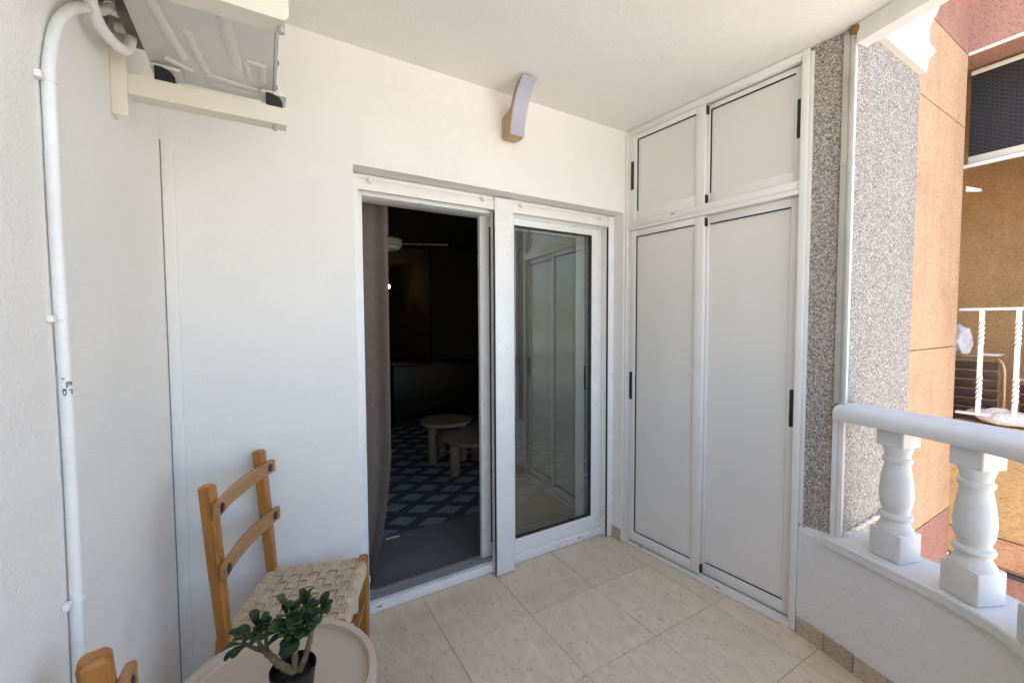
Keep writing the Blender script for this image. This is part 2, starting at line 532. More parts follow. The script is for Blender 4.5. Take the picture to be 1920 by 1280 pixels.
poly_in = [(XL - .05, .17), (.15, .17)] + [(p[0] + n[0] * .04, p[1] + n[1] * .04) for p, n in zip(PAR, normals(PAR)) if p[0] > XL - .03] + [(XL - .05, -2.29)]
fl = MB().prism([(XL - .1, .32), (.9, .32), (.9, -.95)] + [(p[0] + n[0] * .10, p[1] + n[1] * .10) for p, n in zip(PAR, normals(PAR)) if p[0] > XL - .3][6:] + [(XL - .1, -2.35)], -.25, -.0045)
floor = tag(fl.build("balcony_floor", M['grout'], smooth=False), "beige stone-look tiled balcony floor", None, kind="structure")

def clip_convex(poly, clip):
    def inside(p, a, b): return (b[0] - a[0]) * (p[1] - a[1]) - (b[1] - a[1]) * (p[0] - a[0]) <= 1e-9
    def inter(p, q, a, b):
        x1, y1, x2, y2 = *p, *q; x3, y3, x4, y4 = *a, *b
        d = (x1 - x2) * (y3 - y4) - (y1 - y2) * (x3 - x4)
        t = ((x1 - x3) * (y3 - y4) - (y1 - y3) * (x3 - x4)) / d
        return (x1 + t * (x2 - x1), y1 + t * (y2 - y1))
    out = poly
    for i in range(len(clip)):
        a, b = clip[i], clip[(i + 1) % len(clip)]
        src, out = out, []
        for j in range(len(src)):
            p, q = src[j - 1], src[j]
            if inside(q, a, b):
                if not inside(p, a, b): out.append(inter(p, q, a, b))
                out.append(q)
            elif inside(p, a, b): out.append(inter(p, q, a, b))
        if len(out) < 3: return []
    return out

TX, TY, TG = .4055, .4075, .0024
for i in range(-5, 2):
    for j in range(-5, 1):
        x0 = -.475 + i * TX; y0 = .1465 + (j - 1) * TY
        c = (x0 + TX / 2, y0 + TY / 2)
        q = clip_convex([(x0 + TG / 2, y0 + TG / 2), (x0 + TX - TG / 2, y0 + TG / 2), (x0 + TX - TG / 2, y0 + TY - TG / 2), (x0 + TG / 2, y0 + TY - TG / 2)], poly_in)
        if len(q) < 3: continue
        area = abs(sum(q[k - 1][0] * q[k][1] - q[k][0] * q[k - 1][1] for k in range(len(q)))) / 2
        if area < .002: continue
        mb = MB().prism([(p[0] - c[0], p[1] - c[1]) for p in q], -.006, random.uniform(-.0004, .0004))
        top = [e for e in mb.bm.edges if all(v.co.z > -.003 for v in e.verts)]
        bmesh.ops.bevel(mb.bm, geom=top, offset=.0012, segments=1, affect='EDGES')
        t = mb.build("tile", M['tile'], floor, smooth=False, loc=(c[0], c[1], 0))

cp = [(XL - .3, .35), (1.0, .35), (1.0, -.95)] + [(p[0] + n[0] * .11, p[1] + n[1] * .11) for p, n in zip(PAR, normals(PAR))][6:] + [(XL - .3, -2.37)]
tag(MB().prism(cp, H, H + .18).build("ceiling", M['ceil'], smooth=False), "rough white plastered balcony ceiling", None, kind="structure")

seam = catmull([(-1.24, -.32, H), (-1.20, -.42, H), (-1.23, -.52, H), (-1.215, -.66, H), (-1.235, -.80, H)], 6)
MB().tube(seam, [.004 + .004 * abs(math.sin(i * 1.3)) for i in range(len(seam))], 6, squash=.22).build("plaster_seam", M['ceil'], bpy.data.objects["ceiling"])
# edge beam below the ceiling
bc = [(p[0], p[1]) for p in PAR if p[1] < -1.13]
eb = MB().sweep(bc, [(.03, 2.493), (.085, 2.488), (.085, H - .002), (.03, H - .002)])
tag(eb.build("edge_beam", M['beam']), "grey-white curved beam hanging below the ceiling edge above the handrail", "beam")

# ------------------------------------------------------------------ walls
w = MB().prism([(XL - .15, -.1), (-1.605, -.1), (-1.605, 2.078), (-.012, 2.078), (-.012, -.1), (.95, -.1), (.95, H + .1), (XL - .15, H + .1)], 0, .147, 'y')
wall = tag(w.build("wall", M['wall'], smooth=False), "white stuccoed house wall around the sliding door", "wall")
# inner skin of the same wall
w2 = MB().prism([(-1.575, .149), (-1.575, .30), (XL - .15, .30), (XL - .15, .149)], -.1, H + .1)
w2.prism([(.02, .149), (.95, .149), (.95, .30), (.02, .30)], -.1, H + .1)
w2.prism([(-1.573, .149), (.018, .149), (.018, .30), (-1.573, .30)], 2.062, H + .1)
w2.build("inner_leaf", M['roomwall'], wall, smooth=False)
sk = MB().box(-.0125, -.021, .006, .098, 0.0005, .076, .0015)
sk.build("skirting_tile", M['skirting'], wall)

lw = MB().box(XL - .2, XL, -2.45, -.0005, -.1, H + .1)
tag(lw.build("wall", M['wall'], smooth=False), "white stuccoed side wall behind the ribbed pipe", "wall")
ct = MB().box(XL + .004, XL + .038, -.0105, -.0004, .002, 2.04, .002)
tag(ct.build("corner_trim", M['wall']), "slim white cover strip running up the wall corner beside the wooden chair", "trim")
cg = MB().box(XL + .0002, XL + .0038, -.0065, -.0003, .002, 2.04)
cg.build("shadow_gap", M['gapgrey'], bpy.data.objects["corner_trim"], smooth=False)

# ------------------------------------------------------------------ low wall, coping, balustrade
pw = MB().sweep([p for p in PAR], [(0, -.1), (.15, -.1), (.15, .462), (0, .462)])
parapet = tag(pw.build("parapet_wall", M['parapet']), "low curved white wall under the balusters", "wall")
COP = [p for p in PAR if p[1] < -1.085]
cs = MB().sweep(COP, [(-.018, .463), (.19, .463), (.192, .468), (.192, .494), (.188, .499), (-.013, .499), (-.018, .494)])
cs.build("coping", M['coping'], parapet)
plin = MB().sweep([p for p in PAR if p[1] > -1.09], [(.002, .463), (.05, .463), (.05, .497), (.012, .495)])
plin.build("plaster_shoulder", M['parapet'], parapet)
# skirting tiles follow the curve
L = [0]
for a, b in zip(PAR, PAR[1:]): L.append(L[-1] + math.hypot(b[0] - a[0], b[1] - a[1]))
def at(s):
    for i in range(len(L) - 1):
        if L[i + 1] >= s:
            t = (s - L[i]) / (L[i + 1] - L[i]); a, b = PAR[i], PAR[i + 1]
            return (a[0] + (b[0] - a[0]) * t, a[1] + (b[1] - a[1]) * t)
    return PAR[-1]
s0 = .006
k = 0
while s0 < 3.2:
    ln = .118 if k < 8 else .2
    mb = MB().sweep([at(s0 + .0022), at(s0 + ln / 2), at(s0 + ln - .0022)], [(-.0095, .0008), (-.0005, .0008), (-.0005, .076 + random.uniform(-.0015, .0015)), (-.0075, .0755)])
    mb.build("skirting_tile", M['skirting'], parapet)
    s0 += ln; k += 1

bal = thing("balustrade", "white classical balustrade with bulbous balusters and rounded handrail on the low wall", "balustrade", (.05, -1.35, .5))
inv = Matrix.Translation((-.05, 1.35, -.5))
RAIL = [p for p in PAR if p[1] < -1.10]
nr0 = normals(RAIL)[0]
rl = MB().sweep(RAIL, [(-.006, .998), (.160, .996), (.166, 1.002), (.168, 1.03), (.162, 1.045), (.146, 1.055), (.115, 1.060), (.06, 1.060), (.028, 1.0585), (.009, 1.053), (-.004, 1.043), (-.009, 1.030), (-.009, 1.003)])
bmesh.ops.transform(rl.bm, matrix=inv, verts=rl.bm.verts)
rl.build("handrail", M['coping'], bal)
prof = [(.057, .606), (.056, .613), (.047, .628), (.041, .643), (.041, .648), (.049, .652), (.052, .661), (.049, .670), (.041, .675), (.040, .682), (.044, .694), (.049, .714), (.0512, .745), (.0495, .775),
        (.046, .81), (.041, .84), (.038, .860), (.038, .865), (.043, .868), (.045, .876), (.043, .884), (.038, .888), (.039, .90), (.042, .914), (.0455, .924), (.0458, .933)]
bl = MB().lathe([(r, z - .5) for r, z in prof], 28)
bl.box(-.054, .054, -.054, .054, 0.0, .109, .007, 2)
bl.box(-.046, .046, -.046, .046, .430, .4975, .003, 1)
b0 = bl.build("baluster", M['coping'], bal)
spots = [((.106, -1.30), R(-17)), ((.018, -1.522), R(-24)), ((-.135, -1.715), R(-38))]
s_ = min((i * .01 for i in range(400)), key=lambda q_: math.hypot(at(q_)[0] + .07 + .135, at(q_)[1] - .05 + 1.715))
while True:
    s_ += .235
    p, p2 = at(s_), at(s_ + .01)
    if p[0] < XL + .1: break
    d_ = Vector((p2[0] - p[0], p2[1] - p[1])).normalized()
    spots.append(((p[0] - d_.y * .085, p[1] + d_.x * .085), math.atan2(d_.y, d_.x) + math.pi / 2))
for i, (c, rz) in enumerate(spots):
    o = b0 if i == 0 else link(b0.copy(), bal)
    o.location = (c[0] - .05, c[1] + 1.35, 0); o.rotation_euler = (0, 0, rz)

# ------------------------------------------------------------------ granite column, corner strips, moulded corbel
P1 = cw(1.13)
colu = thing("column", "speckled granite-chip column at the end of the cupboard", "column", (P1.x, P1.y, .5))
def loc(o): o.location = (-P1.x, -P1.y, -.5); return o
cb_ = MB().prism([tuple(cw(.994, -.006)[:2]), tuple(cw(1.125, -.006)[:2]), (.112, -1.1256), (.82, -1.1256), (.82, -.9), (.35, -.9), tuple(cw(.994, -.2)[:2])], -3.2, 2.86)
loc(cb_.build("granite_cladding", M['granite'], colu, smooth=False))
def cbox(u0, u1, w0, w1, z0, z1, bev=0, mb=None):
    mb = mb or MB()
    mt = Matrix(((CD.x, CN.x, 0, 0), (CD.y, CN.y, 0, 0), (0, 0, 1, 0), (0, 0, 0, 1)))
    return mb.box(u0, u1, w0, w1, z0, z1, bev, 2, mt)
s1 = cbox(1.096, 1.121, -.004, .004, 1.06, 2.555, .001); cbox(1.1215, 1.133, -.016, .010, 1.06, 2.55, .001, s1)
tag(loc(s1.build("edge_strip", M['steel'], colu)), "dull weathered metal angle up the column corner")
s1b = cbox(1.1335, 1.1385, -.016, .006, 1.062, 2.545, .001)
loc(s1b.build("edge_strip", M['coping'], colu))
s2 = cbox(1.096, 1.120, -.004, .006, .499, .99, .001); cbox(1.1205, 1.136, -.016, .012, .499, .992, .001, s2)
tag(loc(s2.build("edge_strip", M['coping'], colu)), "white painted strip below the handrail end")
mp_ = [(P1.x + .015 + kk * .0125, P1.y - .006 - .003 * math.sin(kk * 2.3), .502 + .003 * math.sin(kk * 1.1)) for kk in range(34)]
s3 = MB().tube(mp_, [.006 + .007 * abs(math.sin(kk * .55)) * random.uniform(.5, 1.1) for kk in range(34)], 8)
loc(s3.build("mortar_bead", M['mortar'], colu))
rs = MB().lathe([(0, -.02), (.017, -.014), (.021, 0), (.017, .012), (0, .016)], 10, tuple(cw(1.135, .004, 2.552)))
loc(rs.build("rusty_fixing", M['rust'], colu))

cor = MB().prism([(-1.10, 2.588), (-1.152, 2.586), (-1.156, 2.62), (-1.160, 2.645), (-1.172, 2.655), (-1.180, 2.668), (-1.178, 2.685), (-1.164, 2.700), (-1.158, 2.716), (-1.157, 2.79), (-1.166, 2.815), (-1.180, 2.838), (-1.187, 2.862), (-1.20, 2.90), (-1.26, 2.95), (-1.10, 2.95)], .215, .805, 'x')
tag(cor.build("corbel", M['corbel']), "bright white moulded corbel under the balcony above the granite column", "moulding")

# ------------------------------------------------------------------ fitted cupboard with four sliding doors
cup = thing("fitted_cupboard", "tall white fitted cupboard with four sliding panel doors and black pulls", "cupboard")
cup.rotation_euler = (0, 0, A5 - math.pi / 2)       # local x = along the cupboard towards the camera, local y = away from the room is negative
# local frame: x=u, y=-? : rotation by (A5-90deg) maps x->(sin A5,-cos A5), y->(cos A5, sin A5) = -CN
def kb(u0, u1, w0, w1, z0, z1, bev=.0015, mb=None):
    return (mb or MB()).box(u0, u1, -w1, -w0, z0, z1, bev)
fr = kb(0.001, .020, -.10, .004, .002, H - .003); kb(.0205, .037, -.10, -.003, .002, H - .003, .0015, fr)
kb(.949, .977, -.10, .004, .002, H - .003, .0015, fr)
kb(.0375, .9485, -.10, .001, 2.543, H - .003, .0015, fr)
kb(.0375, .9485, -.09, .002, 1.960, 1.981, .0015, fr); kb(.0375, .9485, -.09, -.0015, 1.983, 2.018, .0015, fr)
fr.build("frame", M['alu'], cup)
tr = kb(.0375, .9485, -.10, .006, .0015, .016); kb(.0375, .9485, .0, .0045, .016, .024, .001, tr); kb(.0375, .9485, -.027, -.023, .016, .030, .001, tr); kb(.0375, .9485, -.058, -.053, .016, .030, .001, tr)
tr.build("bottom_track", M['alu'], cup)
tt = kb(.0375, .9485, -.03, -.001, 2.532, 2.5425); tt.build("top_track", M['alu'], cup)
dk = kb(.03, .96, -.11, -.10, .02, 2.55, 0); dk.build("back_board", M['darkgap'], cup, smooth=False)
tm = kb(.978, .9935, -.06, -.006, .499, 2.555); tm.build("filler_strip", M['beam'], cup)

for u_, z_, w_ in ((.33, 2.005, -.0012), (.14, .0205, .0048), (.62, .0205, .0048)):
    kb(u_ - .012, u_ + .012, w_, w_ + .0006, z_ - .0022, z_ + .0022, 0).build("drain_slot", M['black'], cup, smooth=False)

def cup_door(u0, u1, z0, z1, pu0, pu1, pz0, pz1, wf, gaskets, hu, hz, caps, label):
    wb = wf - .022
    mb = kb(u0, pu0, wb, wf, z0, z1); kb(pu1, u1, wb, wf, z0, z1, .0015, mb)
    kb(pu0, pu1, wb, wf - .0012, z0, pz0, .0015, mb); kb(pu0, pu1, wb, wf - .0012, pz1, z1, .0015, mb)
    d = mb.build("door", M['alu'], cup); d["label"] = label
    kb(pu0 + .0005, pu1 - .0005, wb + .003, wf - .0075, pz0 + .0005, pz1 - .0005, 0).build("panel", M['panel'], d, smooth=False)
    gw = .0062
    def gk(*a_): kb(*a_, 0).build("gasket", M['black'], d, smooth=False)
    if 'l' in gaskets: gk(pu0 + .0003, pu0 + gw, wf - .0073, wf - .0022, pz0 + .001, pz1 - .001)
    if 't' in gaskets: gk(pu0 + gw + .0003, pu1 - .0005, wf - .0073, wf - .0022, pz1 - gw, pz1 - .0004)
    if 'b' in gaskets: gk(pu0 + gw + .0003, pu1 - .0005, wf - .0073, wf - .0022, pz0 + .0004, pz0 + gw * .8)
    hb = kb(hu - .0105, hu + .0105, wf + .0003, wf + .0035, hz - .085, hz + .085, .002)
    hp = hb.build("handle", M['blackp'], d)
    kb(hu - .006, hu + .006, wf + .0036, wf + .0062, hz - .07, hz + .07, .001).build("grip_lip", M['blackp'], hp)
    for cz in caps:
        kb(u1 + .0004, u1 + .007, wb - .004, wf - .004, cz - .021, cz + .021, .001).build("end_cap", M['black'], d)
    return d
cup_door(.039, .512, 2.0195, 2.530, .084, .460, 2.073, 2.500, -.004, 'lt', .052, 2.292, (2.500, 2.045), "upper cupboard door next to the house wall")
cup_door(.495, .9475, 2.0195, 2.530, .524, .914, 2.073, 2.505, -.031, 'lt', .934, 2.298, (), "upper cupboard door next to the column")
cup_door(.039, .512, .034, 1.958, .081, .460, .091, 1.922, -.004, 'ltb', .051, 1.010, (1.925, .062), "tall lower cupboard door next to the house wall")
cup_door(.495, .9475, .034, 1.958, .524, .908, .093, 1.918, -.031, 'tb', .931, 1.006, (), "tall lower cupboard door next to the column")

# ------------------------------------------------------------------ sliding glass door
sd = thing("sliding_door", "white double sliding glass door standing half open", "door", (-.8, .15, 0))
def S(mb, name, mat, parent=None, smooth=True):
    o = mb.build(name, mat, parent or sd, smooth)
    if parent is None: o.location = (.8, -.15, 0)
    return o
f = MB().box(-1.603, -1.545, .132, .262, .003, 2.06, .002); f.box(-.055, -.0135, .132, .262, .003, 2.06, .002)
f.box(-1.5445, -.0555, .134, .262, 1.992, 2.06, .002)
S(f, "frame", M['pvc'])
th = MB().box(-1.5445, -.0555, .131, .165, .003, .050, .002); th.box(-1.5445, -.0555, .166, .262, .003, .034, .001)
S(th, "threshold", M['pvc'])
tk = MB().box(-1.5445, -.90, .1655, .172, .0345, .050, .0008); tk.box(-1.5445, -.0555, .190, .2015, .0345, .052, .0008); tk.box(-1.5445, -.0555, .226, .250, .0345, .050, .0008)
S(tk, "track", M['track'])
for dx in (-1.50, -.25):
    S(MB().box(dx - .012, dx + .012, .1295, .1308, .027, .032, .0005), "drain_slot", M['darkgap'])
for x0, x1, z0 in ((-1.603, -1.571, .004), (-.877, -.765, .007), (-.060, -.0135, .004)):
    gr = MB().box(x0, x1, .078, .1315, z0, 2.068, .002)
    S(gr, "guide_rail", M['pvc'])
for x0, x1, y0 in ((-.878, -.8705, .0765), (-.0605, -.0555, .0765)):
    S(MB().box(x0 - .003, x0 - .0008, y0 + .004, .094, .01, 2.0, 0), "brush_seal", M['black'])

def sash(x0, x1, y0, y1, z0, z1, st, sr, bt, tp, label):
    mb = MB().box(x0, x0 + st, y0, y1, z0, z1, .0025); mb.box(x1 - sr, x1, y0, y1, z0, z1, .0025)
    mb.box(x0 + st, x1 - sr, y0 + .0012, y1 - .0012, z0, z0 + bt, .0025); mb.box(x0 + st, x1 - sr, y0 + .0012, y1 - .0012, z1 - tp, z1, .0025)
    o = S(mb, "sash", M['pvc']); o["label"] = label
    gx0, gx1, gz0, gz1 = x0 + st, x1 - sr, z0 + bt, z1 - tp
    ge = MB()
    e = .007
    for a in ((gx0, gx0 + e, gz0, gz1), (gx1 - e, gx1, gz0, gz1), (gx0 + e, gx1 - e, gz0, gz0 + e), (gx0 + e, gx1 - e, gz1 - e, gz1)):
        ge.box(a[0] + .0002, a[1] - .0002, y0 + .004, y1 - .004, a[2] + .0002, a[3] - .0002)
    ge.build("glazing_seal", M['darkgap'], o, smooth=False)
    ym = (y0 + y1) / 2
    MB().box(gx0 + e, gx1 - e, ym - .002, ym + .002, gz0 + e, gz1 - e).build("glass", M['glass'], o, smooth=False)
    return o
sash(-.80, -.0565, .150, .186, .0515, 2.03, .085, .078, .085, .075, "closed sash nearest the cupboard")
sash(-.905, -.150, .2045, .2355, .0535, 2.0, .058, .07, .075, .06, "open sash slid behind the closed one")

for x0, x1, lab in ((-1.5705, -.8782, "rolled-up cream shutter edge with two stoppers above the open doorway"), (-.7645, -.0612, "rolled-up cream shutter edge with two stoppers above the closed glass sash")):
    rs_ = thing("roller_shutter", lab, "shutter", ((x0 + x1) / 2, .1, 2.0), 0, "roller shutters over the sliding door")
    cx = (x0 + x1) / 2
    MB().box(x0 - cx, x1 - cx, -.012, .0, 0.004, .052, .002).build("bottom_slat", M['slat'], rs_)
    MB().box(x0 - cx, x1 - cx, -.009, .002, .0535, .074, .003).build("slat", M['slat'], rs_)
    for t in (.075, .90):
        px = x0 + (x1 - x0) * t - cx
        mb = MB()
        mb.tube([(px, -.0122, .045), (px, -.030, .045)], .0105, 14); mb.tube([(px, -.0302, .045), (px, -.036, .045)], [.0105, .007], 14)
        mb.build("stopper", M['pvc'], rs_)

# ------------------------------------------------------------------ wall lamp
lx0, lx1 = -.878, -.800
lamp = thing("wall_lamp", "curved wooden wall lamp with white diffuser below the ceiling", "lamp", ((lx0 + lx1) / 2, 0, 2.36))
arc = [(-.083, 2.332), (-.087, 2.37), (-.096, 2.41), (-.111, 2.452), (-.133, 2.494), (-.163, 2.532), (-.200, 2.562)]
back = [(y + .022 + .006 * i / 6, z + .010) for i, (y, z) in enumerate(arc)]
body = [(0, 2.345), (-.012, 2.33), (-.068, 2.325)] + [(y + .001, z) for y, z in arc] + [(-.196, 2.566)] + back[::-1][1:4] + [(-.070, 2.455), (-.025, 2.445), (0, 2.44)]
lb = MB().prism([(y, z - 2.36) for y, z in body], lx0 + .002 + .839, lx1 - .002 + .839, 'x')
lb.build("wooden_body", M['lampwood'], lamp)
dm = MB().prism([(y - .0005, z - 2.36) for y, z in arc] + [(y - .009, z - 2.36 - .003) for y, z in arc[::-1]], lx0 + .839, lx1 + .839, 'x')
dm.build("diffuser", M['diffuser'], lamp)

# ------------------------------------------------------------------ air conditioner, brackets, conduit
ac = thing("air_conditioner", "outdoor air conditioner unit seen from below on the side wall", "air conditioner", (-2.045, -.86, 2.03))
def AC(mb, name, mat, parent=None):
    if parent is None: bmesh.ops.translate(mb.bm, vec=(2.045, .86, -2.03), verts=mb.bm.verts)
    else: bmesh.ops.translate(mb.bm, vec=(2.045, .86, -2.03), verts=mb.bm.verts)
    return mb.build(name, mat, parent or ac)
AC(MB().box(-2.165, -1.918, -1.24, -.47, 2.075, 2.53, .006), "casing", M['acpaint'])
bp = MB().box(-2.175, -1.912, -1.245, -.462, 2.043, 2.075, .004)
bpo = AC(bp, "base_pan", M['acpaint'])
ri = MB()     # pressed ribs on the underside
for (xa, ya, xb, yb, r_) in ((-2.13, -.80, -2.10, -.60, .012), (-2.08, -.72, -2.06, -.56, .009), (-2.01, -.85, -1.99, -.62, .013), (-1.97, -.66, -1.93, -.66, .008), (-1.97, -.66, -1.965, -.58, .008), (-1.935, -.66, -1.935, -.58, .008),
                             (-2.06, -.545, -1.93, -.52, .009), (-2.05, -.50, -1.96, -.505, .008), (-2.14, -.58, -2.09, -.545, .009), (-2.1, -.9, -1.95, -.92, .012), (-2.12, -1.0, -1.95, -1.05, .012)):
    ri.tube([(xa, ya, 2.0425), ((xa + xb) / 2, (ya + yb) / 2, 2.0415), (xb, yb, 2.0425)], r_, 10, squash=.45)
AC(ri, "pressed_rib", M['acpaint'], bpo)
fl_ = MB().box(-1.9115, -1.903, -1.245, -.462, 2.046, 2.13, .002); AC(fl_, "front_flange", M['acpaint'])
for ys in (-.66, -.53): AC(MB().tube([(-1.9028, ys, 2.06), (-1.900, ys, 2.06)], .006, 10), "screw", M['bolt'])
AC(MB().box(-2.2, -2.1755, -.70, -.56, 2.055, 2.2, .004), "valve_recess", M['acdark'])
for (yy, zz, r_) in ((-.64, 2.10, .018), (-.60, 2.075, .013), (-.67, 2.07, .012)):
    AC(MB().tube([(-2.2005, yy, zz), (-2.222, yy, zz)], [r_, r_ * .8], 12), "valve", M['acpaint'])
def bracket(yc, label, dl=0):
    b = thing("wall_bracket", label, "bracket", (XL, yc, 1.95), 0, "air conditioner brackets")
    up = MB().box(.0005, .030, -.028, -.024, -.055, .42, .001); up.box(.0005, .0045, -.0235, .012, -.055, .42, .001)
    up.build("upright", M['cream'], b)
    ar = MB().prism([(.031, 0.0), (.362 - dl, .003), (.369 - dl, .012), (.369 - dl, .044), (.362 - dl, .0475), (.031, .0475)], -.023, -.019, 'y')
    ar.prism([(.0312, .0), (.363 - dl, .003), (.363 - dl, .006), (.0312, .003)], -.0188, .022, 'y')
    ar.build("arm", M['cream'], b)
    for x in (.10, .335 - dl):
        rf = MB().prism([(x - .02, .048), (x + .02, .048), (x + .02, .062), (x + .012, .075), (x - .006, .082), (x - .02, .082)], -.022, .018, 'y')
        rf.build("rubber_foot", M['black'], b)
        ft = MB().box(x - .03, x + .03, -.015, .05, .0825, .0915, .001); ft.tube([(x, 0, .0917), (x, 0, .0927)], .006, 8)
        ft.build("foot_rail", M['acpaint'], b)
    MB().tube([(.335, .0, -.008), (.335, .0, .0028)], .006, 8).build("bolt", M['track'], b)
    return b
bracket(-.53, "cream metal bracket under the air conditioner, nearer the sliding door")
bracket(-.985, "cream metal bracket under the air conditioner, nearer the camera", .022)

CR, CX, CY = .0085, XL + .0102, -.936
cd_pts = [(CX, CY - .004, .02)] + [(CX, CY + .004 * math.sin(i * .7), .02 + i * .1) for i in range(1, 18)]
cd_pts += [(CX, -.936, 1.80), (CX + .001, -.905, 1.884), (CX + .005, -.862, 1.94), (CX + .010, -.806, 1.985), (CX + .018, -.742, 2.022), (CX + .023, -.69, 2.062), (CX + .028, -.66, 2.092)]
cd_pts = catmull(cd_pts, 5)
cond = tag(MB().tube(cd_pts, CR, 20).build("conduit", M['conduit']), "ribbed white conduit pipe running down the side wall from the air conditioner", "pipe")
MB().tube(catmull([(CX + .0235, -.688, 2.064), (CX + .028, -.66, 2.092), (CX + .031, -.645, 2.108)], 3), .0116, 18).build("collar", M['tie'], cond)
for zc in (1.785, 1.41, .942):
    yc = CY + .004 * math.sin((zc - .02) * 7)
    pts = [(CX + (CR + .0011) * math.cos(a), yc + (CR + .0011) * math.sin(a), zc + .001 * math.sin(a)) for a in [i * math.pi / 14 - math.pi * .62 for i in range(19)]]
    tie = MB().tube(pts, .0013, 6).build("cable_tie", M['tie'], cond)
    MB().box(XL + .0005, XL + .009, yc - .026, yc - .013, zc - .005, zc + .006, .001).build("clip_base", M['tie'], tie)
def mark(a0, a1, z0, z1):
    mb = MB(); vs_ = []; n = 6
    yc = CY + .004 * math.sin((z0 - .02) * 7)
    for i in range(n + 1):
        a = a0 + (a1 - a0) * i / n
        vs_.append([mb.bm.verts.new((CX + (CR + .0006) * math.cos(a), yc + (CR + .0006) * math.sin(a), z)) for z in (z0, z1)])
    for i in range(n): mb.bm.faces.new((vs_[i][0], vs_[i + 1][0], vs_[i + 1][1], vs_[i][1]))
    return mb.build("printed_mark", M['ink'], cond)
for a0, a1, z0, z1 in ((-1.75, -1.35, 1.312, 1.314), (-1.2, -.35, 1.3055, 1.3075), (-1.2, -1.02, 1.298, 1.3075), (-.9, -.78, 1.3005, 1.3075), (-.66, -.55, 1.3015, 1.3075), (-.45, -.32, 1.3005, 1.3075),
                       (-1.7, -1.2, 1.2935, 1.2965), (-1.7, -1.55, 1.288, 1.2965), (-1.35, -1.2, 1.288, 1.2965), (-1.6, -1.25, 1.2855, 1.2875), (-.85, -.65, 1.2935, 1.2955), (-.55, -.32, 1.287, 1.295)):
    mark(a0, a1, z0, z1)
c2 = catmull([(XL + .022, -.80, 2.12), (XL + .026, -.79, 2.03), (XL + .030, -.762, 1.992), (XL + .038, -.715, 1.985), (XL + .047, -.665, 1.995), (XL + .05, -.63, 2.02), (XL + .05, -.605, 2.055)], 6)
tag(MB().tube(c2, .0105, 16).build("insulated_hose", M['tie']), "short white insulated hose curling under the air conditioner valve", "pipe")

